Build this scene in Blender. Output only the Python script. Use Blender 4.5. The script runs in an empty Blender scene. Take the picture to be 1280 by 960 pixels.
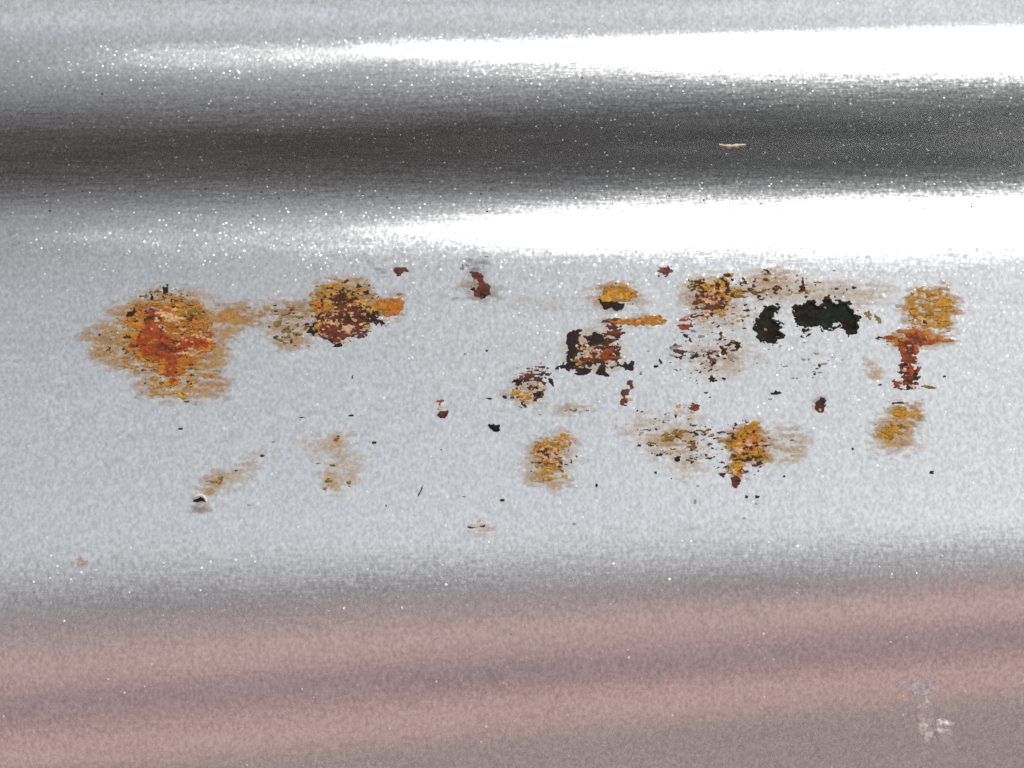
import bpy, math, random
import numpy as np
from mathutils import Vector

S = bpy.context.scene
COL = S.collection
rng = np.random.default_rng(7)
random.seed(7)

# ------------------------------------------------------------------ camera
CAM_D, CAM_H, F = 0.25, 0.5, 2500.0          # metres, metres, focal length in photo pixels (1280 wide)
cam = bpy.data.cameras.new('camera')
cam.sensor_width = 36.0
cam.lens = 36.0 * F / 1280.0
cam.clip_start, cam.clip_end = 0.01, 2000.0
cam_ob = bpy.data.objects.new('camera', cam)
cam_ob.location = (0, -CAM_D, CAM_H)
cam_ob.rotation_euler = (math.radians(90), 0, 0)
cam.dof.use_dof = True
cam.dof.focus_distance = CAM_D
cam.dof.aperture_fstop = 32.0
COL.objects.link(cam_ob)
S.camera = cam_ob

# ------------------------------------------------------------------ daylight
SUN_EL, SUN_AZ = math.radians(45), math.radians(31)   # azimuth: to the right of straight behind the camera
world = bpy.data.worlds.new('World')
S.world = world
world.use_nodes = True
wn, wl = world.node_tree.nodes, world.node_tree.links
bg = wn['Background']
sky = wn.new('ShaderNodeTexSky')
sky.sky_type = 'NISHITA'
sky.sun_disc = False
sky.sun_elevation = SUN_EL
sky.sun_rotation = math.pi - SUN_AZ
sky.air_density = 0.6
sky.dust_density = 0.8
sky.ozone_density = 0.0
haze_tint = wn.new('ShaderNodeHueSaturation')          # thin high cloud whitens the blue
haze_tint.inputs['Saturation'].default_value = 0.18
wl.new(sky.outputs[0], haze_tint.inputs['Color'])
wl.new(haze_tint.outputs[0], bg.inputs[0])
bg.inputs[1].default_value = 0.108
sun = bpy.data.lights.new('sun', 'SUN')
sun.energy = 2.0
sun.angle = math.radians(0.5)
sun.color = (1.0, 0.985, 0.96)
sun_ob = bpy.data.objects.new('sun', sun)
to_sun = Vector((math.sin(SUN_AZ) * math.cos(SUN_EL), -math.cos(SUN_AZ) * math.cos(SUN_EL), math.sin(SUN_EL)))
sun_ob.rotation_euler = to_sun.to_track_quat('Z', 'Y').to_euler()
COL.objects.link(sun_ob)
S.view_settings.view_transform = 'Standard'
S.view_settings.look = 'None'
S.view_settings.gamma = 1.0
S.view_settings.use_curve_mapping = False
S.view_settings.exposure = 0.57
S.render.engine = 'CYCLES'
S.cycles.use_denoising = False
S.cycles.sample_clamp_indirect = 6.0
S.cycles.transparent_max_bounces = 16

# ------------------------------------------------------------------ noise
def lattice(x, y, seed):
    xi = np.floor(x).astype(np.int64); yi = np.floor(y).astype(np.int64)
    fx = x - xi; fy = y - yi
    fx = fx * fx * (3 - 2 * fx); fy = fy * fy * (3 - 2 * fy)
    def h(a, b):
        n = (a * 374761393 + b * 668265263 + seed * 1274126177) & 0xffffffff
        n = ((n ^ (n >> 13)) * 1274126177) & 0xffffffff
        n = ((n ^ (n >> 16)) * 2246822519) & 0xffffffff
        return ((n ^ (n >> 15)) & 0xffff) / 65535.0
    a = h(xi, yi); b = h(xi + 1, yi); c = h(xi, yi + 1); d = h(xi + 1, yi + 1)
    return (a * (1 - fx) + b * fx) * (1 - fy) + (c * (1 - fx) + d * fx) * fy

def fbm(x, y, sx, sy, seed, octaves=3):
    v = 0.0; w = 0.0; a = 1.0
    for o in range(octaves):
        ca, sa = math.cos(0.5 * o), math.sin(0.5 * o)
        v = v + a * lattice(x / sx * 2 ** o + 17.3 * o, y / sy * 2 ** o + 5.1 * o, seed + 31 * o)
        w += a; a *= 0.6
    return v / w

def uni(n, sd=0.17):                      # noise to a roughly uniform 0..1
    return 1.0 / (1.0 + np.exp(-1.7 * (n - 0.5) / sd))

def blur(m, r):
    m = m.astype(np.float64)
    for _ in range(2):
        for ax in (0, 1):
            k = np.ones(2 * r + 1) / (2 * r + 1)
            m = np.apply_along_axis(lambda v: np.convolve(v, k, mode='same'), ax, m)
    return m

# ------------------------------------------------------------------ shape of the moulded sheet
# reflected elevation wanted down the sheet, turned into the tilt of the sheet itself
ROWS = [-900, -400, -150, 0, 33, 54, 74, 102, 138, 178, 226, 266, 300, 330, 364, 420, 520, 600, 660, 705, 745, 785, 820, 860, 900, 960, 1100, 1500, 2200, 5600]
ELEV = [0,  -2,   4,  10, 27, 45, 57, 66, 74, 80, 73, 59, 45, 35, 29, 26, 22, 19, 14, 7, 0, -8, -17, -27, -38, -54, -56, -30, 0, 0]
def pchip(xs, ys, x):
    xs = np.asarray(xs, float); ys = np.asarray(ys, float)
    h = np.diff(xs); dl = np.diff(ys) / h
    m = np.zeros_like(ys); m[0], m[-1] = dl[0], dl[-1]
    for i in range(1, len(xs) - 1):
        if dl[i - 1] * dl[i] > 0:
            w1, w2 = 2 * h[i] + h[i - 1], h[i] + 2 * h[i - 1]
            m[i] = (w1 + w2) / (w1 / dl[i - 1] + w2 / dl[i])
    i = np.clip(np.searchsorted(xs, x) - 1, 0, len(h) - 1)
    t = np.clip((x - xs[i]) / h[i], 0, 1)
    return ((1 + 2 * t) * (1 - t) ** 2 * ys[i] + t * (1 - t) ** 2 * h[i] * m[i]
            + t * t * (3 - 2 * t) * ys[i + 1] + t * t * (t - 1) * h[i] * m[i + 1])
TOP_ROW, LOW_ROW = -2400, 5400
_r = np.arange(TOP_ROW, LOW_ROW + 1, 2.0)
_el = pchip(ROWS, ELEV, np.clip(_r, ROWS[0], ROWS[-1]))
_eps = np.degrees(np.arctan((480 - np.clip(_r, -300, 1300)) / F))
_phi = np.radians((_el - _eps) / 2)
# depth behind the nominal plane, growing upward where the sheet leans back
_d = np.cumsum(np.tan(_phi)) * -2.0 * CAM_D / F
_d -= np.interp(430, _r, _d)
def row_depth(r):
    return np.interp(r, _r, _d)
def skew(px, py):                          # the mouldings climb slightly to the right, more so low down
    u = np.clip((px - 640) / 640, -4, 4)
    k = np.interp(py, [0, 180, 300, 450, 700, 800, 960, 1400], [8, 12, 16, 16, 34, 46, 54, 0])
    k = k * np.interp(py, [-1500, 0], [0, 1])
    return u * k

# raster of small relief (photo pixels, outward positive) for x 0..1280, y 300..720
RX0, RX1, RY0, RY1 = 40, 1260, 290, 720
RELIEF = np.zeros((RY1 - RY0, RX1 - RX0))
def relief(px, py):
    x = np.clip(px - RX0, 0, RX1 - RX0 - 1.001); y = np.clip(py - RY0, 0, RY1 - RY0 - 1.001)
    xi = x.astype(int); yi = y.astype(int); fx = x - xi; fy = y - yi
    R = RELIEF
    return (R[yi, xi] * (1 - fx) + R[yi, xi + 1] * fx) * (1 - fy) + (R[yi + 1, xi] * (1 - fx) + R[yi + 1, xi + 1] * fx) * fy
def surf(px, py, lift=0.0):
    px = np.asarray(px, float); py = np.asarray(py, float)
    d = row_depth(py + skew(px, py)) - (relief(px, py) + lift) * 1e-4
    D = CAM_D + d
    return np.stack([(px - 640) / F * D, d, CAM_H + (480 - py) / F * D], -1)

# ------------------------------------------------------------------ mesh helpers
def mesh_obj(name, verts, faces, mat, parent=None, colors=None, alpha=None, smooth=True):
    me = bpy.data.meshes.new(name)
    verts = np.asarray(verts, np.float32).reshape(-1, 3)
    faces = np.asarray(faces, np.int32)
    n, k = faces.shape
    me.vertices.add(len(verts)); me.vertices.foreach_set('co', verts.ravel())
    me.loops.add(n * k); me.loops.foreach_set('vertex_index', faces.ravel())
    me.polygons.add(n)
    me.polygons.foreach_set('loop_start', np.arange(0, n * k, k, dtype=np.int32))
    me.update(calc_edges=True)
    me.polygons.foreach_set('use_smooth', np.full(n, smooth))
    if colors is not None:
        at = me.color_attributes.new('rust', 'FLOAT_COLOR', 'POINT')
        c = np.ones((len(verts), 4), np.float32); c[:, :3] = colors
        at.data.foreach_set('color', c.ravel())
    if alpha is not None:
        at = me.attributes.new('cover', 'FLOAT', 'POINT')
        at.data.foreach_set('value', np.asarray(alpha, np.float32))
    me.materials.append(mat)
    me.update()
    ob = bpy.data.objects.new(name, me)
    COL.objects.link(ob)
    if parent is not None:
        ob.parent = parent
    return ob
def grid_faces(ny, nx, keep=None):
    i = np.arange(ny * nx).reshape(ny, nx)
    f = np.stack([i[:-1, :-1], i[1:, :-1], i[1:, 1:], i[:-1, 1:]], -1)
    return f[keep] if keep is not None else f.reshape(-1, 4)
def compact(verts, faces, *arrs):
    used, inv = np.unique(faces, return_inverse=True)
    return (verts[used], inv.reshape(faces.shape)) + tuple(a[used] for a in arrs)

# ------------------------------------------------------------------ materials
def new_mat(name):
    m = bpy.data.materials.new(name); m.use_nodes = True
    nt = m.node_tree
    return m, nt.nodes, nt.links, nt.nodes['Principled BSDF']
def N(nodes, kind, **kw):
    n = nodes.new(kind)
    for k, v in kw.items(): setattr(n, k, v)
    return n

def paint_material():
    m, n, l, b0 = new_mat('silver_flake_paint')
    b = N(n, 'ShaderNodeBsdfAnisotropic', distribution='BECKMANN')
    b.inputs['Anisotropy'].default_value = 0.30          # rolled along its length
    tz = N(n, 'ShaderNodeCombineXYZ'); tz.inputs[2].default_value = 1.0; l.new(tz.outputs[0], b.inputs['Tangent'])
    l.new(b.outputs[0], n['Material Output'].inputs['Surface']); n.remove(b0)
    tc = N(n, 'ShaderNodeTexCoord')
    geo = N(n, 'ShaderNodeNewGeometry')
    mp = N(n, 'ShaderNodeMapping'); mp.inputs['Rotation'].default_value = (0, math.radians(28), 0)
    mp.inputs['Scale'].default_value = (1.2, 1.0, 0.85)
    l.new(tc.outputs['Object'], mp.inputs[0])
    def flake(scale, amount, src):
        v = N(n, 'ShaderNodeTexVoronoi'); v.inputs['Scale'].default_value = scale
        l.new(src, v.inputs['Vector'])
        s = N(n, 'ShaderNodeVectorMath', operation='SUBTRACT'); s.inputs[1].default_value = (0.5, 0.5, 0.5)
        l.new(v.outputs['Color'], s.inputs[0])
        k = N(n, 'ShaderNodeVectorMath', operation='SCALE')
        l.new(s.outputs[0], k.inputs[0])
        if isinstance(amount, float): k.inputs['Scale'].default_value = amount
        return v, k
    v1 = N(n, 'ShaderNodeTexNoise'); v1.inputs['Scale'].default_value = 2000.0; v1.inputs['Detail'].default_value = 1.5
    l.new(mp.outputs[0], v1.inputs['Vector'])
    s1 = N(n, 'ShaderNodeVectorMath', operation='SUBTRACT'); s1.inputs[1].default_value = (0.5, 0.5, 0.5); l.new(v1.outputs['Color'], s1.inputs[0])
    k1 = N(n, 'ShaderNodeVectorMath', operation='SCALE'); k1.inputs['Scale'].default_value = FLAKE_1; l.new(s1.outputs[0], k1.inputs[0])
    v2, k2 = flake(4200.0, FLAKE_2, mp.outputs[0])
    mp3 = N(n, 'ShaderNodeMapping'); mp3.inputs['Rotation'].default_value = (0.7, 0.5, 0.3); l.new(tc.outputs['Object'], mp3.inputs[0])
    v3, k3 = flake(1500.0, None, mp3.outputs[0])
    sep = N(n, 'ShaderNodeSeparateColor'); l.new(v3.outputs['Color'], sep.inputs[0])
    gt = N(n, 'ShaderNodeMath', operation='GREATER_THAN'); gt.inputs[1].default_value = SPARK_T
    l.new(sep.outputs[2], gt.inputs[0])
    # only the middle of the cell glints, helped by a lightened colour
    lt = N(n, 'ShaderNodeMath', operation='LESS_THAN'); rs = N(n, 'ShaderNodeMapRange'); rs.inputs['To Min'].default_value = 0.10; rs.inputs['To Max'].default_value = 0.25
    l.new(sep.outputs[0], rs.inputs['Value']); l.new(rs.outputs[0], lt.inputs[1])
    l.new(v3.outputs['Distance'], lt.inputs[0])
    mk = N(n, 'ShaderNodeMath', operation='MULTIPLY'); l.new(gt.outputs[0], mk.inputs[0]); l.new(lt.outputs[0], mk.inputs[1])
    sk = N(n, 'ShaderNodeMath', operation='MULTIPLY'); sk.inputs[1].default_value = 0.15
    l.new(mk.outputs[0], sk.inputs[0]); l.new(sk.outputs[0], k3.inputs['Scale'])
    # a second, duller population of flakes that scatters widely; glints all over the panel, lightened in the colour
    v4 = N(n, 'ShaderNodeTexVoronoi'); v4.inputs['Scale'].default_value = 2300.0; l.new(mp3.outputs[0], v4.inputs['Vector'])
    s4 = N(n, 'ShaderNodeSeparateColor'); l.new(v4.outputs['Color'], s4.inputs[0])
    g4 = N(n, 'ShaderNodeMath', operation='GREATER_THAN'); g4.inputs[1].default_value = 0.78; l.new(s4.outputs[0], g4.inputs[0])
    d4 = N(n, 'ShaderNodeMapRange'); d4.inputs['From Min'].default_value = 0.42; d4.inputs['From Max'].default_value = 0.0; l.new(v4.outputs['Distance'], d4.inputs['Value'])
    w4 = N(n, 'ShaderNodeMath', operation='MULTIPLY'); l.new(s4.outputs[1], w4.inputs[0]); l.new(d4.outputs[0], w4.inputs[1])
    m4 = N(n, 'ShaderNodeMath', operation='MULTIPLY'); l.new(g4.outputs[0], m4.inputs[0]); l.new(w4.outputs[0], m4.inputs[1])
    acc = geo.outputs['Normal']
    for k in (k1, k2, k3):
        a = N(n, 'ShaderNodeVectorMath', operation='ADD'); l.new(acc, a.inputs[0]); l.new(k.outputs[0], a.inputs[1]); acc = a.outputs[0]
    nm = N(n, 'ShaderNodeVectorMath', operation='NORMALIZE'); l.new(acc, nm.inputs[0])
    # fine horizontal rubbing marks
    mb = N(n, 'ShaderNodeMapping'); mb.inputs['Scale'].default_value = (260, 1500, 1500); l.new(tc.outputs['Object'], mb.inputs[0])
    nb = N(n, 'ShaderNodeTexNoise'); nb.inputs['Scale'].default_value = 1.0; nb.inputs['Detail'].default_value = 3.0
    l.new(mb.outputs[0], nb.inputs['Vector'])
    bp = N(n, 'ShaderNodeBump'); bp.inputs['Strength'].default_value = 0.2; bp.inputs['Distance'].default_value = 0.00006
    l.new(nb.outputs[0], bp.inputs['Height']); l.new(nm.outputs[0], bp.inputs['Normal'])
    l.new(bp.outputs[0], b.inputs['Normal'])
    # base colour: flake-to-flake variation, slight dulling and lightened glint dots
    hue = N(n, 'ShaderNodeTexNoise'); hue.inputs['Scale'].default_value = 45.0; hue.inputs['Detail'].default_value = 4.0
    l.new(tc.outputs['Object'], hue.inputs['Vector'])
    mix = N(n, 'ShaderNodeMix', data_type='RGBA')
    mix.inputs['A'].default_value = PAINT_A; mix.inputs['B'].default_value = PAINT_B
    l.new(hue.outputs[0], mix.inputs['Factor'])
    sp1 = N(n, 'ShaderNodeSeparateColor'); l.new(v1.outputs['Color'], sp1.inputs[0])
    mr = N(n, 'ShaderNodeMapRange'); mr.inputs['From Min'].default_value = 0.28; mr.inputs['From Max'].default_value = 0.72
    mr.inputs['To Min'].default_value = 0.83; mr.inputs['To Max'].default_value = 1.17
    l.new(sp1.outputs[1], mr.inputs['Value'])
    mu = N(n, 'ShaderNodeVectorMath', operation='SCALE'); l.new(mix.outputs['Result'], mu.inputs[0]); l.new(mr.outputs[0], mu.inputs['Scale'])
    gl = N(n, 'ShaderNodeMix', data_type='RGBA'); gl.inputs['B'].default_value = (0.97, 0.97, 0.96, 1)
    l.new(mk.outputs[0], gl.inputs['Factor']); l.new(mu.outputs[0], gl.inputs['A']); g5 = N(n, 'ShaderNodeMix', data_type='RGBA'); g5.inputs['B'].default_value = (0.9, 0.9, 0.89, 1)
    l.new(m4.outputs[0], g5.inputs['Factor']); l.new(gl.outputs['Result'], g5.inputs['A']); l.new(g5.outputs['Result'], b.inputs['Color'])
    sm = N(n, 'ShaderNodeMapping'); sm.inputs['Scale'].default_value = (26, 200, 210); l.new(tc.outputs['Object'], sm.inputs[0])
    sn = N(n, 'ShaderNodeTexNoise'); sn.inputs['Scale'].default_value = 1.0; sn.inputs['Detail'].default_value = 5.0; l.new(sm.outputs[0], sn.inputs['Vector'])
    sr = N(n, 'ShaderNodeMapRange'); sr.inputs['To Min'].default_value = PAINT_ROUGH - 0.07; sr.inputs['To Max'].default_value = PAINT_ROUGH + 0.07
    l.new(sn.outputs[0], sr.inputs['Value'])          # rubbed and smeared streaks
    ro = N(n, 'ShaderNodeMapRange'); l.new(sr.outputs[0], ro.inputs['To Min']); ro.inputs['To Min'].default_value = PAINT_ROUGH; ro.inputs['To Max'].default_value = 0.1
    l.new(mk.outputs[0], ro.inputs['Value']); r4 = N(n, 'ShaderNodeMath', operation='MULTIPLY_ADD'); r4.inputs[1].default_value = 0.17; l.new(m4.outputs[0], r4.inputs[0]); l.new(ro.outputs[0], r4.inputs[2])
    l.new(r4.outputs[0], b.inputs['Roughness'])
    return m
FLAKE_1, FLAKE_2, SPARK_T = 0.075, 0.014, 0.935
PAINT_A, PAINT_B, PAINT_ROUGH = (0.63, 0.64, 0.63, 1), (0.67, 0.68, 0.67, 1), 0.305
PAINT = paint_material()

def rust_material(name, rough=0.7, spec=0.2, bump=0.4):
    m, n, l, b = new_mat(name)
    at = N(n, 'ShaderNodeAttribute', attribute_name='rust')
    tc = N(n, 'ShaderNodeTexCoord')
    no = N(n, 'ShaderNodeTexNoise'); no.inputs['Scale'].default_value = 2600.0; no.inputs['Detail'].default_value = 4.0
    l.new(tc.outputs['Object'], no.inputs['Vector'])
    mr = N(n, 'ShaderNodeMapRange'); mr.inputs['From Min'].default_value = 0.25; mr.inputs['From Max'].default_value = 0.75
    mr.inputs['To Min'].default_value = 0.6; mr.inputs['To Max'].default_value = 1.4
    l.new(no.outputs[0], mr.inputs['Value'])
    mu = N(n, 'ShaderNodeVectorMath', operation='SCALE'); l.new(at.outputs['Color'], mu.inputs[0]); l.new(mr.outputs[0], mu.inputs['Scale'])
    l.new(mu.outputs[0], b.inputs['Base Color'])
    bp = N(n, 'ShaderNodeBump'); bp.inputs['Strength'].default_value = bump; bp.inputs['Distance'].default_value = 0.0002
    l.new(no.outputs[0], bp.inputs['Height']); l.new(bp.outputs[0], b.inputs['Normal'])
    b.inputs['Roughness'].default_value = rough
    b.inputs['Specular IOR Level'].default_value = spec
    return m, n, l, b
RUST = rust_material('rust_crust')[0]
PITM = rust_material('bare_dark_pit', 0.85, 0.1, 0.6)[0]
def film_material(name):
    m, n, l, b = rust_material(name, 0.55, 0.2, 0.1)
    at = N(n, 'ShaderNodeAttribute', attribute_name='cover')
    l.new(at.outputs['Fac'], b.inputs['Alpha'])
    return m
FILM = film_material('rust_stain_film')
def plain(name, col, rough=0.7, scale=30.0, var=0.25, spec=0.3):
    m, n, l, b = new_mat(name)
    tc = N(n, 'ShaderNodeTexCoord')
    no = N(n, 'ShaderNodeTexNoise'); no.inputs['Scale'].default_value = scale; no.inputs['Detail'].default_value = 6.0
    l.new(tc.outputs['Object'], no.inputs['Vector'])
    mx = N(n, 'ShaderNodeMix', data_type='RGBA')
    mx.inputs['A'].default_value = tuple(c * (1 - var) for c in col) + (1,)
    mx.inputs['B'].default_value = tuple(c * (1 + var) for c in col) + (1,)
    l.new(no.outputs[0], mx.inputs['Factor']); l.new(mx.outputs['Result'], b.inputs['Base Color'])
    b.inputs['Roughness'].default_value = rough; b.inputs['Specular IOR Level'].default_value = spec
    return m

# ------------------------------------------------------------------ what the metal mirrors: paving, and unseen surfaces added to shape the bands
def box(name, lo, hi, mat):
    v = [(x, y, z) for x in (lo[0], hi[0]) for y in (lo[1], hi[1]) for z in (lo[2], hi[2])]
    f = [(0, 1, 3, 2), (4, 6, 7, 5), (0, 4, 5, 1), (2, 3, 7, 6), (0, 2, 6, 4), (1, 5, 7, 3)]
    return mesh_obj(name, v, f, mat, smooth=False)
def sheet(name, x0, x1, y0, y1, z, mat):
    ob = mesh_obj(name, [(x0, y0, z), (x1, y0, z), (x1, y1, z), (x0, y1, z)], [(0, 1, 2, 3)], mat, smooth=False)
    ob['kind'] = 'structure'
    return ob
g = sheet('ground', -600, 600, -600, 600, 0.0, plain('pinkish_paving', (0.68, 0.45, 0.42), 0.9, 2.0, 0.2))
g['label'] = 'pinkish paving mirrored in the lowest part of the metal'
r = sheet('added_path', -600, 600, -1.54, -0.87, 0.004, plain('added_path_mauve', (0.33, 0.235, 0.26), 0.9, 3.0, 0.2))  # unseen strip, added to mirror as a mauve stripe
r['label'] = 'darker mauve ground strip added to mirror low in the metal'
rf = sheet('added_road', -600, 600, -600, -6.5, 0.004, plain('added_road_grey', (0.42, 0.345, 0.355), 0.9, 3.0, 0.2))  # unseen far sheet, added for a duller band in the reflection
wl_ = box('added_wall', (-150, -14.3, 0), (150, -14.0, 2.4), plain('added_wall_render', (0.78, 0.77, 0.80), 0.9, 2.0, 0.2))  # unseen wall, added to dull the reflection above the pink
wl_['label'] = 'long low wall added far off to mirror as the dull grey mauve border above the pink'
wl_['category'] = 'added wall'
rf['label'] = 'far grey ground strip added to mirror where the grey of the metal turns pink'
r2 = sheet('added_pavement', -600, 600, -0.52, 0.6, 0.004, plain('added_pavement_grey', (0.37, 0.29, 0.285), 0.9, 3.0, 0.2))  # unseen strip, added to grey the lowest reflection
r2['label'] = 'grey ground strip added to mirror along the bottom edge'
CAN_Z, CAN_Y = 2.7, -1.0
can = bpy.data.objects.new('added_canopy', None); can.location = (0, 0, CAN_Z); COL.objects.link(can)  # unseen overhead slab, added to darken one band of the reflection
for x0, x1, c in ((-8, -0.06, (0.105, 0.10, 0.098)), (-0.05, 8, (0.095, 0.15, 0.16))):  # brown and teal tones put in to tint the reflected band
    cp = box('added_canopy_panel', (x0, CAN_Y, 0), (x1, 1.6, 0.18), plain('added_canopy_tone', c, 0.8, 2.0, 0.3))
    cp.parent = can
for px_ in (-7.8, 7.7):
    for py_ in (CAN_Y + 0.05, 1.45):
        po = box('post', (px_, py_, 0.01 - CAN_Z), (px_ + 0.1, py_ + 0.1, -0.003), plain('added_post_paint', (0.3, 0.3, 0.3)))  # supports for the added overhead slab
        po.parent = can
can['label'] = 'dark overhead slab, out of view, added to mirror as the dark band across the metal'
can['category'] = 'added_canopy'

# ------------------------------------------------------------------ rust drawing
CLS = {'dark': (0.012, 0.007, 0.005), 'black': (0.013, 0.016, 0.012), 'umber': (0.040, 0.014, 0.006), 'maroon': (0.092, 0.023, 0.012),
       'red': (0.22, 0.040, 0.008), 'orange': (0.32, 0.11, 0.010), 'ochre': (0.34, 0.17, 0.014), 'olive': (0.17, 0.10, 0.016),
       'tan': (0.41, 0.24, 0.055), 'pink': (0.40, 0.25, 0.13), 'grey': (0.20, 0.20, 0.205), 'plum': (0.12, 0.045, 0.045)}
LIFT = {'dark': -0.6, 'black': -0.8, 'umber': 0.0, 'maroon': 0.6, 'red': 0.7, 'orange': 0.8, 'ochre': 0.5, 'olive': 0.3, 'tan': 0.8, 'pink': 1.8, 'grey': 0.4, 'plum': 0.5}
def sdf(shape, x, y):
    if shape[0] == 'e':
        cx, cy, rx, ry = shape[1:5]; a = math.radians(shape[5]) if len(shape) > 5 else 0
        dx, dy = x - cx, y - cy
        u = (dx * math.cos(a) + dy * math.sin(a)) / rx; v = (-dx * math.sin(a) + dy * math.cos(a)) / ry
        return (np.sqrt(u * u + v * v) - 1) * min(rx, ry)
    P = shape[1]
    d = np.full(x.shape, 1e18); s = np.ones(x.shape)
    for i in range(len(P)):
        (ax, ay), (bx, by) = P[i], P[i - 1]
        ex, ey = bx - ax, by - ay; wx, wy = x - ax, y - ay
        t = np.clip((wx * ex + wy * ey) / (ex * ex + ey * ey + 1e-9), 0, 1)
        d = np.minimum(d, (wx - ex * t) ** 2 + (wy - ey * t) ** 2)
        c1, c2, c3 = y >= ay, y < by, ex * wy > ey * wx
        s = np.where((c1 & c2 & c3) | (~c1 & ~c2 & ~c3), -s, s)
    return s * np.sqrt(d)
def E(*a): return ('e',) + a
def P(*pts): return ('p', pts)
def bounds(shapes, pad):
    xs, ys = [], []
    for s in shapes:
        if s[0] == 'e':
            r = max(s[3], s[4]); xs += [s[1] - r, s[1] + r]; ys += [s[2] - r, s[2] + r]
        else:
            xs += [p[0] for p in s[1]]; ys += [p[1] for p in s[1]]
    return int(min(xs) - pad), int(max(xs) + pad), int(min(ys) - pad), int(max(ys) + pad)

PATCHES = []      # filled below, meshed after the relief is known
SEED = [100]
STEP = 0.8
def patch(name, label, layers=(), stain=(), parent=None, lift=1.0, pit=0.0, mat=None, blister=0.3):
    """layers: (class, [shapes], warp, density); stain: (class, [shapes], softness, strength)"""
    SEED[0] += 977
    sd = SEED[0]
    P_ = dict(name=name, label=label, parent=parent, pit=pit, mat=mat, lift=lift)
    if layers:
        allsh = [s for L in layers for s in L[1]]
        x0, x1, y0, y1 = bounds(allsh, 9)
        xs = np.arange(x0, x1, STEP); ys = np.arange(y0, y1, STEP)
        X, Y = np.meshgrid(xs, ys)
        cls = np.full(X.shape, -1); hgt = np.zeros(X.shape); col = np.zeros(X.shape + (3,))
        for li, (c, shapes, warp, dens) in enumerate(layers):
            s0 = sd + 53 * li
            wx = (fbm(X, Y, 11, 7, s0 + 1) - 0.5) * warp * 3.2; wy = (fbm(X, Y, 11, 7, s0 + 2) - 0.5) * warp * 2.4
            d = np.min([sdf(s, X + wx, Y + wy) for s in shapes], 0)
            d = d + (fbm(X, Y, 5, 3.2, s0 + 3, 2) - 0.5) * warp * 1.6
            on = d < 0
            if dens < 1:
                streak = uni(0.65 * fbm(X, Y, *((6.5, 3.4) if c in ('pink', 'dark', 'umber') else (12, 3.6)), s0 + 4, 2) + 0.35 * fbm(X, Y, 3.5, 2.4, s0 + 5, 2), 0.13)
                edge = np.clip(-d / 9.0, 0, 1)
                on &= streak < dens * (0.45 + 0.55 * edge) + 0.02
            cls[on] = li
            base = np.array(CLS[c])
            v = 0.55 + 0.95 * fbm(X, Y, 7, 4, s0 + 6)
            hs = (fbm(X, Y, 12, 6, s0 + 7) - 0.5)
            cc = base * v[..., None] * np.stack([1 + 0.3 * hs, 1 + 0.75 * hs, 1 + 0.4 * hs], -1)
            col[on] = cc[on]
            hgt[on] = LIFT[c] + (fbm(X, Y, 5, 4, s0 + 8)[on] - 0.4) * 2.4
        P_.update(X=X, Y=Y, cls=cls, col=np.clip(col, 0.002, 0.9), hgt=hgt)
        # relief below the crust: swollen paint or an eaten pit
        m = cls >= 0
        yi = np.clip((Y - RY0).round().astype(int), 0, RELIEF.shape[0] - 1); xi = np.clip((X - RX0).round().astype(int), 0, RELIEF.shape[1] - 1)
        M = np.zeros_like(RELIEF); M[yi[m], xi[m]] = 1
        ya, yb, xa, xb = max(0, yi.min() - 14), yi.max() + 15, max(0, xi.min() - 14), xi.max() + 15
        sub = M[ya:yb, xa:xb]
        if pit:
            b1 = blur(sub, 1); b4 = blur(sub, 4)
            RELIEF[ya:yb, xa:xb] += -pit * np.clip(blur(sub, 3) * 6 - 5.2, 0, 0.8)
        elif blister:
            RELIEF[ya:yb, xa:xb] += blister * blur(sub, 4)
    if stain:
        x0, x1, y0, y1 = bounds([s for L in stain for s in L[1]], 16)
        xs = np.arange(x0, x1, 1.0); ys = np.arange(y0, y1, 1.0)
        X, Y = np.meshgrid(xs, ys)
        A = np.zeros(X.shape); C = np.zeros(X.shape + (3,))
        for li, (c, shapes, soft, stren) in enumerate(stain):
            s0 = sd + 9000 + 71 * li
            wx = (fbm(X, Y, 26, 12, s0 + 1) - 0.5) * soft * 3.0; wy = (fbm(X, Y, 26, 12, s0 + 2) - 0.5) * soft * 1.6
            d = np.min([sdf(s, X + wx, Y + wy) for s in shapes], 0)
            body = np.clip(0.5 - d / (2.0 * soft), 0, 1)
            streak = uni(0.55 * fbm(X, Y, 17, 4.0, s0 + 3, 2) + 0.45 * fbm(X, Y, 5, 2.6, s0 + 4, 2), 0.12)
            a = stren * body * np.clip(0.12 + 1.5 * (streak - 0.32 + 0.35 * body), 0.0, 1.2)
            a = np.clip(a, 0, 0.97)
            base = np.array(CLS[c]) * (0.65 + 0.7 * fbm(X, Y, 10, 4, s0 + 5))[..., None]
            C = C * (1 - a[..., None]) + base * a[..., None] if li else base
            A = 1 - (1 - A) * (1 - a)
        P_.update(SX=X, SY=Y, A=A, SC=C)
    PATCHES.append(P_)
    return P_

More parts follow.
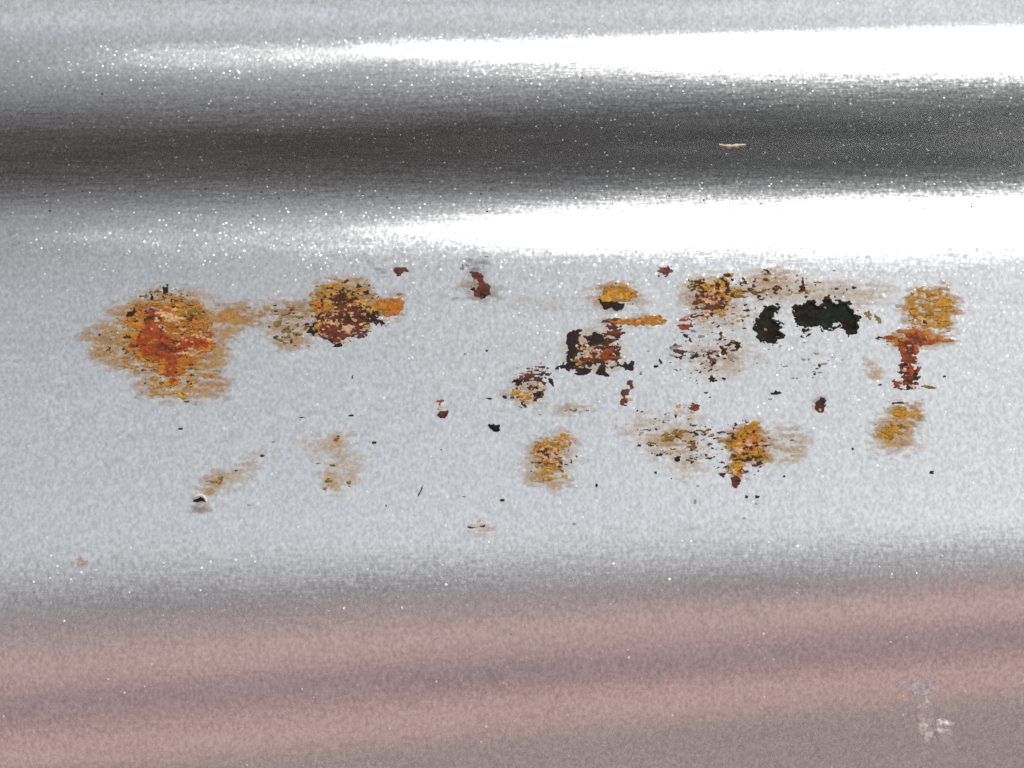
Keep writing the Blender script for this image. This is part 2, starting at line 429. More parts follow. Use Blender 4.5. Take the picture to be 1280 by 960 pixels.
# --- A: the big round patch on the left
patch('rust_patch', 'largest round orange rust patch, farthest left, with a red core',
  stain=[('ochre', [P((104,428),(135,388),(165,370),(205,357),(240,362),(272,378),(296,388),(290,430),(286,470),(283,496),(235,501),(172,498),(176,474),(142,460),(112,448))], 11, 0.5),
         ('ochre', [P((272,385),(322,378),(392,372),(388,400),(335,404),(300,414),(280,424))], 9, 0.55),
         ('orange', [E(208,418,48,40)], 12, 0.6)],
  layers=[('ochre', [P((150,440),(135,405),(165,378),(205,360),(240,366),(270,380),(276,410),(285,440),(270,458),(262,470),(235,500),(176,496),(190,476),(150,460))], 9, 0.26),
          ('orange', [P((160,440),(158,400),(178,378),(210,372),(248,378),(262,400),(268,430),(256,450),(232,470),(222,485),(195,480),(190,455))], 8, 0.62),
          ('red', [P((160,446),(163,428),(176,405),(178,384),(198,380),(202,404),(216,424),(240,414),(264,410),(268,424),(250,436),(228,446),(224,468),(214,480),(206,470),(200,448))], 6, 0.9),
          ('olive', [E(240,390,14,11), E(192,371,16,6), E(178,448,20,4)], 5, 0.55),
          ('maroon', [E(213,432,20,9), E(238,410,14,5), E(190,392,8,8)], 5, 0.6),
          ('umber', [E(205,400,52,38), E(210,470,40,26), E(150,425,30,22)], 4, 0.08),
          ('pink', [E(212,400,26,18), E(232,440,28,3), E(246,422,18,5), E(226,422,10,8)], 5, 0.34),
          ('dark', [E(208,364,4.5,8), E(229,367,5,4), E(190,372,3,4), E(165,391,5,7,30), E(171,401,3,5), E(232,500,4,3)], 3, 0.85)])
# --- B: maroon patch with an orange lobe
patch('rust_patch', 'oval maroon rust patch with a bright orange lobe on its right side',
  stain=[('ochre', [P((384,368),(396,354),(428,346),(462,352),(474,372),(504,368),(504,396),(470,402),(448,420),(420,430),(388,418))], 8, 0.6),
         ('ochre', [P((300,392),(345,376),(386,374),(386,432),(342,436),(330,420))], 8, 0.42)],
  layers=[('ochre', [P((384,372),(394,356),(426,348),(460,353),(472,372),(486,376),(470,404),(440,424),(420,431),(388,416))], 6, 0.46),
          ('olive', [E(398,362,12,7), E(455,362,14,9), E(362,406,22,24), E(360,434,20,2)], 5, 0.3),
          ('orange', [P((468,374),(490,372),(504,365),(505,392),(488,399),(474,390)), E(400,384,16,7)], 4, 0.95),
          ('maroon', [P((394,398),(414,388),(424,368),(440,376),(456,390),(472,402),(456,416),(430,428),(414,431),(396,416))], 6, 0.9),
          ('umber', [E(428,372,16,8), E(440,402,24,12), E(402,395,9,6)], 5, 0.62),
          ('umber', [E(430,388,46,38), E(358,405,26,28)], 4, 0.15),
          ('pink', [E(440,384,20,4,-12), E(426,402,26,16), E(412,421,10,3,20), E(478,392,5,4)], 5, 0.3),
          ('dark', [E(390,411,8,8), E(466,396,13,9,20), E(476,404,6,4), E(421,431,5,3), E(408,425,12,2.2,20), E(462,366,3,5)], 4, 0.8)])
patch('paint_chip', 'small round brown spot above the orange lobe of the maroon patch', [('maroon', [E(500,339,8,5.5)], 2.5, 1), ('umber', [E(499,341,6,3)], 2, 0.6)], blister=0.25)
patch('paint_chip', 'faint grey scuff beside the small round brown spot', stain=[('grey', [P((455,323),(466,326),(480,338),(490,336),(480,348),(468,340))], 4, 0.30)])
# --- D
patch('rust_patch', 'small curled brown rust spot under a grey scuff, in the top row',
  stain=[('grey', [P((578,330),(584,321),(606,322),(612,336),(606,347),(580,344))], 4, 0.55), ('ochre', [E(598,364,24,14)], 8, 0.5)],
  layers=[('grey', [E(582,331,3,3), E(601,331,4,3), E(594,324,12,2)], 4, 0.5),
          ('maroon', [P((586,340),(603,340),(606,352),(613,356),(613,367),(602,374),(591,368),(598,356),(592,347))], 1.5, 1),
          ('umber', [E(600,344,6,3), E(607,364,7,6)], 3, 0.8),
          ('pink', [E(594,353,4,4)], 2, 0.8),
          ('dark', [E(589,360,4.5,4.5), E(603,369,7,3.5)], 2.5, 0.95)])
# --- E
patch('rust_patch', 'small yellow rust oval with a dark crescent along its lower edge',
  stain=[('ochre', [E(768,369,32,17)], 8, 0.55), ('tan', [E(700,378,62,10)], 12, 0.13)],
  layers=[('ochre', [P((746,372),(756,358),(776,354),(790,360),(798,366),(792,376),(776,384),(756,384))], 4, 0.95),
          ('orange', [E(762,366,12,7), E(784,368,8,5)], 4, 0.6),
          ('olive', [E(778,357,9,3), E(788,372,6,6)], 3, 0.6),
          ('pink', [E(773,370,8,6)], 3, 0.45),
          ('dark', [P((745,372),(756,376),(768,378),(784,378),(780,384),(772,389),(756,386))], 3, 1)])
# --- F
patch('rust_patch', 'thin yellow rust streak lying level below the yellow oval',
  stain=[('ochre', [E(795,402,44,8)], 5, 0.35)],
  layers=[('maroon', [P((750,402),(770,398),(782,402),(770,406))], 2.5, 1),
          ('orange', [P((758,402),(775,399),(800,400),(812,394),(828,396),(835,401),(826,409),(812,406),(790,406),(772,405))], 3, 1),
          ('ochre', [E(820,401,13,6), E(790,402,14,2.5)], 3, 0.85), ('pink', [E(820,402,6,3), E(797,400,5,2)], 2, 0.35)])
# --- G
patch('rust_patch', 'jagged dark patch with a red block on its right side',
  stain=[('tan', [E(745,438,44,32)], 6, 0.25)],
  layers=[('umber', [P((708,416),(724,414),(730,424),(744,416),(756,418),(768,404),(780,412),(776,432),(776,458),(744,460),(712,462),(704,458),(710,444))], 6, 0.78),
          ('olive', [E(722,452,12,9)], 4, 0.6),
          ('maroon', [E(768,415,13,10), E(736,446,16,8)], 5, 0.8),
          ('red', [P((752,428),(772,424),(775,452),(750,452))], 3.5, 0.97),
          ('dark', [P((707,415),(724,414),(722,426),(722,442),(710,446)), P((728,430),(742,416),(756,418),(752,426),(740,432)), E(706,459,8,4), E(727,464,9,4), E(754,465,9,5), E(786,457,6,4.5), E(712,452,6,9)], 4, 1),
          ('pink', [E(738,438,15,12), E(762,453,8,3), E(728,426,4,3), E(716,455,10,5)], 4, 0.36)])
# --- H
patch('rust_patch', 'broken brown patch with pale paint flakes, left below the jagged dark one',
  layers=[('umber', [P((640,484),(652,470),(655,460),(672,455),(688,460),(692,478),(678,496),(660,500),(644,492))], 5, 0.5),
          ('maroon', [E(668,470,18,10), E(684,466,7,8)], 4, 0.8),
          ('ochre', [P((638,494),(650,486),(664,490),(666,498),(656,507),(642,500))], 4, 0.8),
          ('dark', [E(647,479,8,5), E(671,490,5,5), E(688,478,6,4), E(654,506,3,4), E(629,497,4,3)], 3, 0.95),
          ('grey', [E(650,469,6,6)], 3, 0.7),
          ('pink', [E(668,482,13,4), E(650,486,8,3), E(672,461,8,3), E(658,494,9,5)], 3, 0.72)],
  stain=[('ochre', [E(656,490,26,22)], 8, 0.28)])
# --- I
patch('rust_patch', 'short squiggle of dark red rust below the jagged dark patch',
  layers=[('maroon', [P((783,474),(790,478),(793,488),(786,494),(776,493),(778,487),(786,484)), E(780,503,6,5), E(782,496,5,4)], 3, 0.95), ('umber', [E(789,484,4,6), E(776,492,4,3)], 2, 0.8), ('pink', [E(784,499,5,3)], 2, 0.6)])
patch('paint_chip', 'fuzzy plum coloured dot high above the mottled brown patch', [('plum', [E(831,339,11,8)], 4, 0.9), ('maroon', [E(834,339,7,6)], 3, 0.8)], blister=0.25)
# --- K
patch('rust_patch', 'mottled brown patch of dark specks and pale flakes beside two black pits',
  stain=[('ochre', [E(886,368,36,26), E(965,352,22,14)], 9, 0.4), ('tan', [E(900,396,50,24), E(1000,366,62,20), E(1080,372,30,18)], 14, 0.2), ('ochre', [E(960,358,50,20), E(1060,366,45,16)], 10, 0.2)],
  layers=[('ochre', [P((860,352),(880,350),(912,342),(918,356),(932,364),(922,376),(908,378),(906,392),(884,390),(866,378))], 6, 0.7),
          ('umber', [P((858,352),(884,352),(912,342),(918,354),(932,364),(915,376),(906,392),(886,392),(866,378))], 6, 0.5),
          ('maroon', [P((866,372),(900,362),(906,390),(886,394),(872,402),(850,412),(846,402),(868,392)), E(928,404,6,8)], 5, 0.62),
          ('red', [E(858,404,11,8,-20), E(880,396,14,6,-20)], 4, 0.4),
          ('olive', [E(926,366,11,6), E(958,341,5,4), E(956,350,4,5), E(944,364,14,4)], 3, 0.85),
          ('umber', [E(952,368,7,4), E(970,364,8,6), E(938,362,5,4), E(968,358,4,4)], 3.5, 0.8),
          ('umber', [E(950,362,44,16), E(1010,362,48,12), E(905,395,40,22)], 4, 0.11), ('ochre', [E(985,358,50,12), E(915,395,34,16)], 4, 0.13),
          ('pink', [E(888,366,22,16), E(870,396,22,10), E(912,398,18,6)], 4, 0.36),
          ('dark', [E(862,353,4,4), E(884,352,4,4), E(910,346,6,5), E(862,386,4,4), E(950,369,4,3), E(958,338,4,3), E(957,351,3,4)], 3, 0.85)])
patch('rust_pit', 'smaller, upright black pit eaten into the metal', pit=3.5, mat='pit', lift=0.4, parent='last',
  layers=[('umber', [P((955,381),(976,378),(974,397),(979,412),(985,419),(971,429),(961,436),(947,428),(940,412),(942,398),(950,390))], 5, 0.5),
          ('black', [P((957,384),(974,381),(971,397),(976,412),(981,418),(970,426),(961,432),(950,426),(944,412),(945,400),(952,392))], 6.5, 1),
          ('dark', [E(965,420,15,8)], 4, 0.7), ('tan', [E(957,412,1.8,1.8)], 0.5, 1)])
patch('rust_pit', 'larger, wide jagged black pit eaten into the metal', pit=3.5, mat='pit', lift=0.4, parent='last',
  layers=[('umber', [P((988,382),(1006,374),(1022,371),(1028,378),(1041,368),(1054,377),(1065,376),(1074,395),(1075,411),(1061,422),(1050,410),(1036,415),(1020,408),(1004,421),(993,403),(990,394))], 5, 0.45),
          ('black', [P((992,384),(1007,377),(1021,374),(1026,381),(1040,372),(1052,380),(1061,379),(1070,395),(1071,409),(1061,418),(1052,407),(1037,411),(1033,414),(1020,404),(1005,417),(997,402),(994,394))], 7, 1),
          ('dark', [E(1008,398,16,14), E(1060,404,10,10)], 4, 0.55)])
patch('paint_chip', 'small upright brown triangle above the wide black pit', [('umber', [P((1003,346),(998,366),(1009,365))], 2, 1), ('dark', [E(1001,361,3,4), E(998,344,3,2)], 1.5, 0.9)], blister=0.25)
patch('paint_chip', 'olive dash just right of the wide black pit', [('olive', [E(1086,394,8,4,60), E(1097,399,6,3,50)], 2, 0.85), ('dark', [E(1085,393,6,3,60)], 2, 0.9)], blister=0.25)
# --- P
patch('rust_patch', 'scattered dark brown flecks left below the upright black pit',
  stain=[('tan', [E(895,445,50,26)], 12, 0.3)],
  layers=[('umber', [E(885,448,46,30)], 4, 0.10), ('grey', [E(880,440,48,30), E(1010,455,50,30)], 4, 0.05), ('maroon', [E(889,448,12,10), E(848,436,9,8)], 5, 0.5), ('umber', [E(904,432,4,14), E(918,430,10,10)], 3.5, 0.9), ('olive', [E(915,430,7,7), E(920,446,6,4)], 3, 0.5),
          ('grey', [E(846,436,10,10), E(868,442,12,10), E(855,420,8,5)], 4, 0.33),
          ('dark', [E(903,434,3,13), E(922,432,5,6), E(867,445,6,4), E(882,462,6,5), E(891,473,5,5,40), E(903,474,5,3), E(862,423,6,3,40), E(888,455,5,3)], 3, 0.9), ('pink', [E(908,426,8,6), E(890,442,6,5), E(912,440,5,5)], 3, 0.5)])
patch('paint_chip', 'pair of tiny maroon flecks under the wide black pit', [('maroon', [E(1022,458,5,4), E(1019,468,4.5,5)], 2.5, 0.95), ('grey', [E(1032,453,6,2.5), E(1039,449,5,2)], 2, 0.8), ('pink', [E(1026,465,5,3)], 2, 0.5)], blister=0.25)
patch('paint_chip', 'dark red oval chip with a thin tan rim', stain=[('ochre', [E(1027,507,10,12)], 4, 0.3)], layers=[('umber', [E(1027,506,7,11,25)], 3, 1), ('dark', [E(1028,503,5,7,25)], 2, 0.8), ('pink', [E(1025,512,1.5,2)], 0.5, 1)], blister=0.25)
patch('paint_chip', 'thin dark dash midway under the upright black pit', [('dark', [P((961,490),(970,487),(979,492),(970,492))], 2, 1)], blister=0.5)
# --- T
patch('rust_patch', 'red brown rust figure like a post with side arms, farthest right',
  stain=[('ochre', [P((1137,364),(1176,354),(1198,376),(1206,388),(1193,394),(1196,416),(1160,414),(1134,402),(1130,385))], 8, 0.92), ('orange', [P((1100,424),(1118,414),(1160,408),(1196,424),(1170,434),(1112,434))], 5, 0.5)],
  layers=[('ochre', [P((1138,364),(1176,358),(1194,378),(1196,390),(1190,414),(1160,410),(1136,400))], 6, 0.3),
          ('olive', [E(1150,392,18,12), E(1178,388,14,4), E(1182,408,12,4)], 4, 0.4),
          ('orange', [P((1098,422),(1116,415),(1140,408),(1170,416),(1195,426),(1166,432),(1150,436),(1120,434))], 4, 0.85),
          ('red', [P((1132,416),(1150,414),(1160,420),(1184,427),(1160,430),(1150,436),(1147,452),(1150,472),(1148,485),(1118,486),(1116,475),(1128,472),(1125,440),(1122,430)), E(1108,422,9,3), E(1136,450,11,20)], 3.5, 0.93),
          ('maroon', [E(1138,425,20,7), E(1136,445,10,12), E(1135,478,15,10)], 4, 0.75), ('umber', [E(1136,470,14,16)], 4, 0.4),
          ('dark', [E(1145,473,5,7), E(1096,422,4,3), E(1130,458,4,3), E(1154,404,4,4), E(1137,484,10,2)], 2.5, 0.85),
          ('olive', [E(1160,484,9,1.8)], 1.5, 1),
          ('pink', [E(1137,435,4.5,4), E(1129,464,5,3), E(1144,454,6,3.5), E(1150,402,11,8), E(1142,484,6,3), E(1127,481,3,5)], 3, 0.62)])
patch('rust_patch', 'mustard rust smear directly below the red brown post',
  stain=[('ochre', [P((1112,503),(1152,501),(1156,522),(1138,534),(1132,556),(1104,556),(1092,538),(1108,528))], 7, 0.85), ('tan', [E(1118,545,34,26)], 12, 0.3)],
  layers=[('olive', [P((1114,504),(1150,503),(1144,512),(1136,520),(1116,518)), P((1096,532),(1134,528),(1130,544),(1106,550))], 5, 0.5), ('ochre', [P((1116,506),(1136,506),(1134,520),(1116,522)), P((1098,532),(1134,528),(1130,546),(1106,550))], 5, 0.55), ('umber', [E(1125,504,9,1.6)], 1.5, 0.8)])
patch('rust_stain', 'faint purple and tan stain ring left of the red brown post', stain=[('tan', [P((1078,448),(1098,446),(1104,462),(1100,474),(1086,470))], 6, 0.34), ('ochre', [E(1096,470,9,4)], 3, 0.45)])
# --- V
patch('rust_patch', 'mottled ochre patch below the broken brown one',
  stain=[('ochre', [P((660,555),(680,542),(708,538),(722,550),(708,568),(704,590),(708,604),(688,612),(662,606),(666,580))], 9, 0.42), ('tan', [E(690,580,40,36)], 16, 0.15)],
  layers=[('ochre', [P((667,552),(680,545),(706,540),(720,549),(706,566),(702,584),(706,598),(688,605),(666,594),(670,576))], 6, 0.6), ('orange', [P((668,552),(700,545),(716,550),(702,566),(698,584),(676,582))], 5, 0.3), ('olive', [E(690,568,18,22)], 5, 0.3),
          ('maroon', [E(688,577,4,3), E(673,577,4,3), E(699,583,4,3)], 2, 0.8), ('umber', [E(690,575,30,30)], 4, 0.10), ('pink', [E(686,572,18,16), E(682,600,14,6)], 4, 0.33)])
patch('paint_chip', 'black round chip alone in the middle of the panel', [('dark', [P((610,531),(620,530),(625,530),(625,540),(616,541),(612,537))], 2, 1)], pit=2.5, mat='pit', lift=0.3)
patch('paint_chip', 'brown dot with a smaller orange one above it', [('umber', [E(553,518,6.5,5.5)], 2, 1), ('red', [E(550,503,5,4)], 3, 0.9), ('maroon', [E(551,517,3,2)], 1, 0.8), ('pink', [E(551,510,4,2)], 1, 0.8)], blister=0.25)
patch('paint_chip', 'tiny orange brown dot with a thin tail, lowest in the middle', [('maroon', [E(601,655,5.5,4.5)], 2, 0.95), ('umber', [E(592,659,6,1.4)], 1, 1), ('pink', [E(598,651,4,2)], 1, 0.8)], stain=[('tan', [E(602,662,16,9)], 6, 0.25)], blister=0.25)
# --- X
patch('rust_patch', 'bright orange patch with a pale flake in its centre, lower right of the middle',
  stain=[('ochre', [P((898,548),(932,528),(950,526),(960,556),(960,580),(938,580),(930,598),(912,596),(908,568))], 8, 0.8), ('ochre', [P((950,532),(992,532),(1018,550),(1010,570),(975,582),(952,576))], 12, 0.36)],
  layers=[('ochre', [P((900,549),(920,545),(935,530),(948,527),(950,550),(956,560),(957,578),(938,573),(932,590),(922,597),(912,590),(912,570),(902,557))], 5, 0.9),
          ('orange', [P((918,548),(934,532),(948,530),(950,550),(955,570),(936,570),(920,574),(910,560)), E(924,588,10,4)], 4, 0.7),
          ('olive', [E(906,552,9,6), E(950,572,7,7), E(990,545,11,5), E(893,548,4,4)], 4, 0.45),
          ('umber', [E(938,557,8,6), E(928,572,14,3), E(921,545,8,3), E(912,529,7,3.5), E(950,526,6,3), E(932,526,4,2), E(934,566,5,5)], 3.5, 0.75),
          ('umber', [E(925,562,42,36)], 4, 0.16), ('pink', [E(924,560,7,8), E(938,552,6,5), E(918,536,6,3), E(922,590,9,3), E(920,580,10,3)], 3, 0.7),
          ('maroon', [E(920,602,7,7)], 2.5, 1), ('dark', [E(922,600,4,4), E(906,598,3,2)], 2, 0.85)])
# --- Y
patch('rust_patch', 'loose scatter of yellow and red flecks left of the bright orange patch',
  stain=[('tan', [P((780,530),(860,520),(890,560),(870,595),(800,570))], 16, 0.32), ('ochre', [E(844,546,24,10,-25)], 8, 0.35)],
  layers=[('ochre', [E(847,508,8,5), E(835,548,9,8), E(854,537,10,5,-25), E(801,539,6,4)], 4, 0.8), ('olive', [E(838,546,8,7), E(856,527,7,2), E(803,538,4,3)], 3, 0.5), ('red', [E(868,509,7,5)], 3.5, 0.9), ('maroon', [E(870,508,4,3), E(868,511,9,1.5)], 2, 0.8),
          ('umber', [E(863,575,5,5), E(866,531,6,2.2), E(868,544,4,3), E(865,553,4,3), E(865,562,3,2.5), E(825,568,9,1.8), E(797,557,5,1.5), E(815,557,6,1.5), E(891,577,5,2), E(890,572,6,2)], 2, 0.9), ('dark', [E(847,573,4,3)], 1.5, 1), ('umber', [E(850,550,48,36)], 4, 0.07), ('olive', [E(850,545,46,30)], 4, 0.12), ('pink', [E(865,573,3,2.5), E(868,515,6,2)], 1, 0.8)])
# --- Z and others
patch('rust_stain', 'pale tan stain with an olive fleck at its top, under the maroon patch',
  stain=[('tan', [P((380,548),(440,540),(455,562),(446,606),(416,620),(402,600),(398,565))], 14, 0.24), ('ochre', [E(412,602,10,14), E(420,552,8,9)], 7, 0.35)],
  layers=[('olive', [E(420,551,5,7), E(408,580,10,2.4), E(408,603,4,9), E(434,605,5,4)], 3, 0.75)], blister=0.5)
patch('rust_stain', 'small mustard smear touching the burst blister', stain=[('ochre', [E(266,604,16,7,-15), E(278,596,8,6), E(262,616,6,8)], 6, 0.6), ('tan', [E(300,590,36,12,-30)], 12, 0.28)],
  layers=[('olive', [E(266,604,10,4,-10), E(276,598,6,4)], 4, 0.75), ('umber', [E(328,570,4,2.5), E(305,577,5,1.6), E(294,587,3,2)], 1.5, 0.9)], blister=0.5)
patch('rust_stain', 'tiny lone yellow spot low on the left', stain=[('ochre', [E(103,702,6,5)], 4, 0.55)])
patch('rust_stain', 'thin mustard dash under the jagged dark patch', stain=[('ochre', [E(716,512,20,5)], 5, 0.4)], layers=[('olive', [E(718,512,7,2), E(714,513,20,0.9)], 1.5, 0.9), ('umber', [E(798,513,9,1.5,20)], 1.5, 0.8)], blister=0.3)
# single dark specks too small to pick apart
sp = [(582,442,3,2),(609,438,3,2),(441,470,2,4),(870,627,3,4),(932,621,3,3),(947,621,4,3),(946,629,3,1.5),(483,633,2,3),(1165,591,4,3),(718,655,3,2),(628,625,4,2),(746,607,2,3),
      (1043,338,4,2.5),(1046,361,3,2.5),(1067,360,4,2.5),(1122,382,3.5,3),(640,497,4,2),(613,498,5,1.5),(483,307,2,2),(311,632,3,2),(375,524,3,2),(225,536,4,2),(341,552,4,1.6),(468,553,5,2),(439,519,4,1.5),
      (752,582,5,1.4),(1101,481,3,2),(981,595,3,2),(873,607,3,2),(820,590,3,3),(883,492,4,2),(963,499,3,2),(525,614,1.6,9,25),(378,522,4,1.3),(1218,873,1.5,5,20),(1204,847,4,1.5),(802,467,3,3),(826,452,2,6,-30),(820,458,6,2),(930,648,3,2),(1066,560,3,2),(1180,470,3,1.5)]
for _ in range(30):
    sp.append((random.gauss(830, 190), random.gauss(500, 75), random.uniform(0.8, 2.2), random.uniform(0.7, 1.5)))
sp = [(s[0], s[1], s[2] * 0.75, s[3] * 0.75) + tuple(s[4:]) for s in sp if 60 < s[0] < 1250 and 330 < s[1] < 715]
specks = patch('rust_specks', 'tiny dark specks strewn between the rust patches', [('grey', [E(*s) for s in sp[::3]], 1.2, 1), ('umber', [E(*s) for s in sp[1::3]], 1.2, 1), ('dark', [E(*s) for s in sp[2::3]], 1.2, 1)], blister=0.0, lift=0.4)
specks['stuff'] = True

yy, xx = np.mgrid[RY0:RY1, RX0:RX1].astype(float)
rad = np.hypot(xx - 248.5, (yy - 628) / 0.9)
RELIEF += 0.9 * np.exp(-(rad / 10.0) ** 4)         # swelling of the burst blister
# slight unevenness of the paint over the corroded zone
zone = np.exp(-((yy - 470) / 130) ** 4)
RELIEF += zone * ((fbm(xx, yy, 40, 20, 901) - 0.5) * 0.5 + (fbm(xx, yy, 9, 5, 905) - 0.5) * 0.14)

# ------------------------------------------------------------------ the sheet itself
def spaced(parts):
    out = []
    for a, b, st in parts: out.append(np.arange(a, b, st))
    return np.concatenate(out + [[parts[-1][1]]])
gx = spaced([(-5600, -800, 200), (-800, 60, 14), (60, 1230, 1.5), (1230, 2080, 14), (2080, 6880, 200)])
gy = spaced([(-2400, -200, 20), (-200, 320, 4), (320, 690, 1.5), (690, 1100, 4), (1100, 2300, 12), (2300, 5400, 100)])
GX, GY = np.meshgrid(gx, gy)
V = surf(GX, GY)
ny, nx = GX.shape
V[-1, :, 2] = 0.007
faces = grid_faces(ny, nx)
faces = faces[:, :]          # wound to face the camera
verts = V.reshape(-1, 3)
# returned edge and back, so the sheet has thickness
idx = np.arange(ny * nx).reshape(ny, nx)
loop = np.concatenate([idx[0, :], idx[1:, -1], idx[-1, -2::-1], idx[-2:0:-1, 0]])
back = verts[loop].copy(); back[:, 1] = verts[:, 1].max() + 0.02
b0 = len(verts); k = len(loop)
side = np.stack([loop, np.roll(loop, -1), b0 + np.roll(np.arange(k), -1), b0 + np.arange(k)], -1)
panel = mesh_obj('metal_panel', np.concatenate([verts, back]), np.concatenate([faces, side]), PAINT)
panel['label'] = 'silver metallic painted panel with rounded mouldings and scattered rust'
panel['category'] = 'metal panel'

# ------------------------------------------------------------------ rust meshes, each a part of the panel
last_patch = None
for p in PATCHES:
    own = None
    par = last_patch if p['parent'] == 'last' else panel
    if 'X' in p:
        X, Y, cls = p['X'], p['Y'], p['cls']
        m = cls >= 0
        keep = (m[:-1, :-1].astype(int) + m[1:, :-1] + m[1:, 1:] + m[:-1, 1:]) >= 3
        if keep.any():
            f = grid_faces(X.shape[0], X.shape[1], keep)
            # vertices that sit outside borrow a neighbour's colour
            colr = p['col'].copy()
            for ax, sh in ((0, 1), (0, -1), (1, 1), (1, -1)):
                src = np.roll(colr, sh, ax); ms = np.roll(m, sh, ax)
                fill = (~m) & ms & (colr.sum(-1) == 0)
                colr[fill] = src[fill]
            h = blur(m, 1) * 0.4 + np.where(m, p['hgt'], -0.2) * 0.14 + 0.5 * p['lift'] + (1.8 * blur(m, 2) if p['pit'] else 0.0)
            h = np.maximum(h, 0.25)
            v = surf(X, Y, h).reshape(-1, 3)
            v, f, c = compact(v, f, colr.reshape(-1, 3))
            own = mesh_obj(p['name'], v, f, PITM if p['mat'] == 'pit' else RUST, panel, colors=c)
            own['label'] = p['label']
            if p.get('stuff'): own['kind'] = 'stuff'
    if 'SX' in p:
        X, Y, A = p['SX'], p['SY'], p['A']
        m = A > 0.035
        keep = m[:-1, :-1] & m[1:, :-1] & m[1:, 1:] & m[:-1, 1:]
        f = grid_faces(X.shape[0], X.shape[1], keep)
        v = surf(X, Y, 0.22).reshape(-1, 3)
        v, f, c, a = compact(v, f, p['SC'].reshape(-1, 3), A.ravel())
        nm = 'rust_stain' if own is not None and p['name'] != 'rust_stain' else p['name']
        st = mesh_obj(nm, v, f, FILM, own if own is not None else panel, colors=c, alpha=a)
        if own is None: st['label'] = p['label']
    if p['name'] == 'rust_patch': last_patch = own

# ------------------------------------------------------------------ dried drip at the lower right
def film_part(name, label, cls_shapes, seed, parent):
    allsh = [s for L in cls_shapes for s in L[1]]
    x0, x1, y0, y1 = bounds(allsh, 12)
    X, Y = np.meshgrid(np.arange(x0, x1, 1.0), np.arange(y0, y1, 1.0))
    A = np.zeros(X.shape); C = np.zeros(X.shape + (3,)); H = np.zeros(X.shape)
    for li, (col, shapes, soft, stren, rise) in enumerate(cls_shapes):
        s0 = seed + li * 40
        w = (fbm(X, Y, 14, 9, s0) - 0.5) * soft * 3
        d = np.min([sdf(s, X + w, Y + w) for s in shapes], 0) + (fbm(X, Y, 6, 5, s0 + 1) - 0.5) * soft * 2
        a = np.clip(0.5 - d / (2 * soft), 0, 1) * stren * (0.35 + 1.1 * uni(fbm(X, Y, 10, 6, s0 + 2), 0.14))
        a = np.clip(a, 0, 0.96)
        C = C * (1 - a[..., None]) + np.array(col) * a[..., None] if li else np.ones(X.shape + (3,)) * np.array(col)
        A = 1 - (1 - A) * (1 - a); H += rise * np.clip(0.5 - d / (2 * soft), 0, 1) * (0.5 + fbm(X, Y, 5, 5, s0 + 3))
    m = A > 0.05
    keep = m[:-1, :-1] & m[1:, :-1] & m[1:, 1:] & m[:-1, 1:]
    v = surf(X, Y, 0.3 + H).reshape(-1, 3)
    v, f, c, a = compact(v, grid_faces(*X.shape, keep), C.reshape(-1, 3), A.ravel())
    ob = mesh_obj(name, v, f, FILM, parent, colors=c, alpha=a)
    ob['label'] = label
    return ob
def make_blister():
    skin = film_part('burst_blister', 'burst paint blister with a pale rim and a black slit, low on the left',
        [((0.30, 0.23, 0.21), [E(248, 630, 10, 8)], 4, 0.5, 0.2), ((0.26, 0.15, 0.12), [E(249, 638, 11, 2.5)], 2, 0.6, 0.2)], 5200, panel)
    a = np.radians(np.linspace(200, 372, 26))              # over the top and down the right side
    w = 0.3 + 1.7 * np.sin(np.linspace(0.15, 3.0, 26)) * (0.85 + 0.3 * rng.random(26))
    rows = []
    for k_, lf in ((-1, 0.3), (-0.3, 1.6), (0.4, 1.4), (1, 0.2)):
        rows.append(surf(249 + (9.3 + k_ * w) * np.cos(a), 627.5 + (8.6 + k_ * w) * np.sin(a), lf))
    v = np.concatenate(rows)
    mesh_obj('blister_rim', v, grid_faces(4, 26)[:, ::-1], RUST, skin, colors=np.tile((0.52, 0.46, 0.42), (len(v), 1)))
    m = np.array([(240.5, 627), (243, 624), (247, 623.2), (250.5, 621), (254.5, 623), (257.5, 628.5), (252.5, 626), (246.5, 627.6)], float)
    v = np.concatenate([surf(m[:, 0], m[:, 1], 1.3), surf(np.array([250.]), np.array([624.6]), 1.3)])
    mesh_obj('blister_mouth', v, [(i, (i + 1) % 8, 8) for i in range(8)], PITM, skin, colors=np.tile((0.01, 0.008, 0.007), (9, 1)))

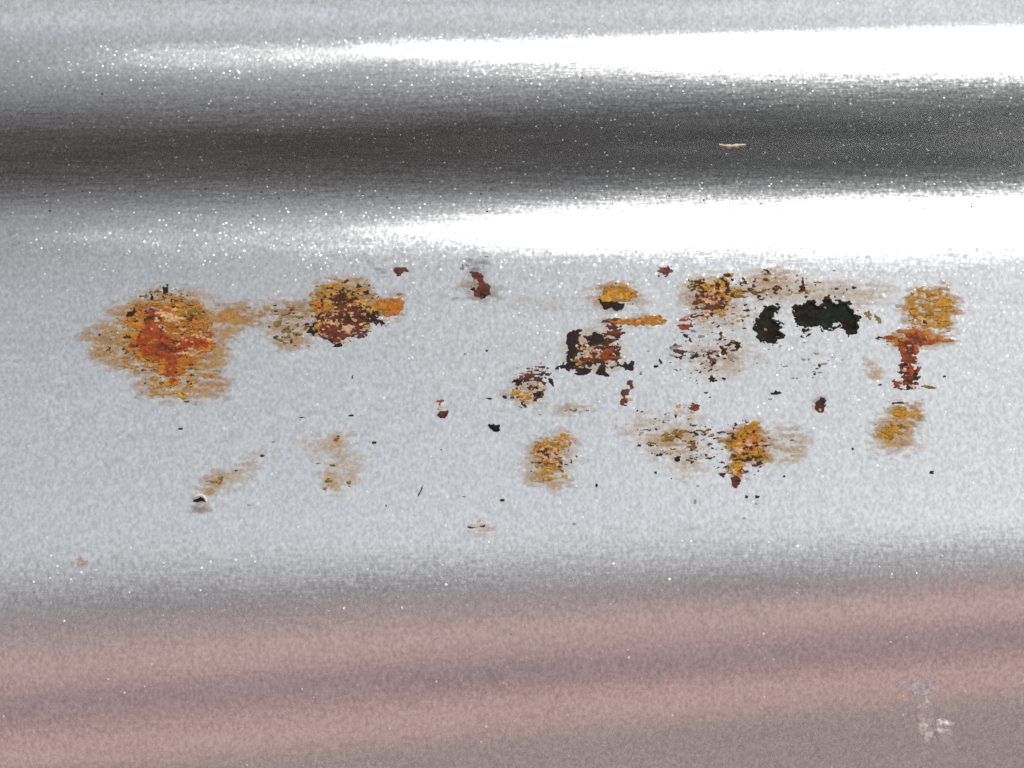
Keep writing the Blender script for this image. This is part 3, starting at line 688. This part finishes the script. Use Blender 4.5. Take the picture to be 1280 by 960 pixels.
make_blister()
drip = film_part('dried_drip', 'pale dried drip mark running down, low in the right corner',
    [((0.50, 0.44, 0.45), [P((1118,855),(1132,850),(1158,844),(1170,848),(1168,866),(1150,872),(1135,864))], 4, 0.6, 0.3),
     ((0.58, 0.52, 0.48), [P((1146,868),(1160,866),(1168,890),(1166,926),(1150,930),(1147,900))], 4, 0.62, 0.3),
     ((0.66, 0.60, 0.55), [E(1158,914,9,12)], 5, 0.5, 0.8), ((0.6, 0.55, 0.5), [E(1153,942,6,8)], 5, 0.3, 0.3)], 4000, panel)
crust = film_part('drip_crust', 'small raised white crust beside the dried drip',
    [((0.60, 0.56, 0.54), [E(1178,912,11,11)], 4, 0.5, 1.2), ((0.82, 0.76, 0.74), [E(1185,905,5,4), E(1175,906,4,3), E(1174,914,3,3)], 2.5, 1.2, 2.0)], 4400, drip)

# ------------------------------------------------------------------ a lint fibre lying in the dark band
def tube(name, pts, radii, mat):
    v = []; f = []; k = 8
    P3 = [Vector(p) for p in pts]
    for i, p in enumerate(P3):
        t = (P3[min(i + 1, len(P3) - 1)] - P3[max(i - 1, 0)]).normalized()
        a = t.cross(Vector((0, 1, 0))).normalized(); b = t.cross(a)
        for j in range(k):
            q = p + (a * math.cos(2 * math.pi * j / k) + b * math.sin(2 * math.pi * j / k)) * radii[i]
            v.append(tuple(q))
    for i in range(len(P3) - 1):
        for j in range(k):
            f.append((i * k + j, i * k + (j + 1) % k, (i + 1) * k + (j + 1) % k, (i + 1) * k + j))
    return mesh_obj(name, v, f, mat)
fx = np.linspace(899, 932, 14)
fy = 180.5 + 1.2 * np.sin((fx - 899) / 7.0) + 0.05 * (fx - 899)
fp = surf(fx, fy, 1.6)
fib = tube('lint_fibre', fp, [1e-4 * (0.5 + 1.5 * math.sin(math.pi * (i + 0.5) / 14) * (0.8 + 0.4 * math.sin(i * 1.7))) for i in range(14)], plain('tan_lint', (0.60, 0.50, 0.38), 0.9, 3000, 0.3))
fib['label'] = 'short tan lint fibre lying in the dark band of the panel'
fib['category'] = 'fibre'
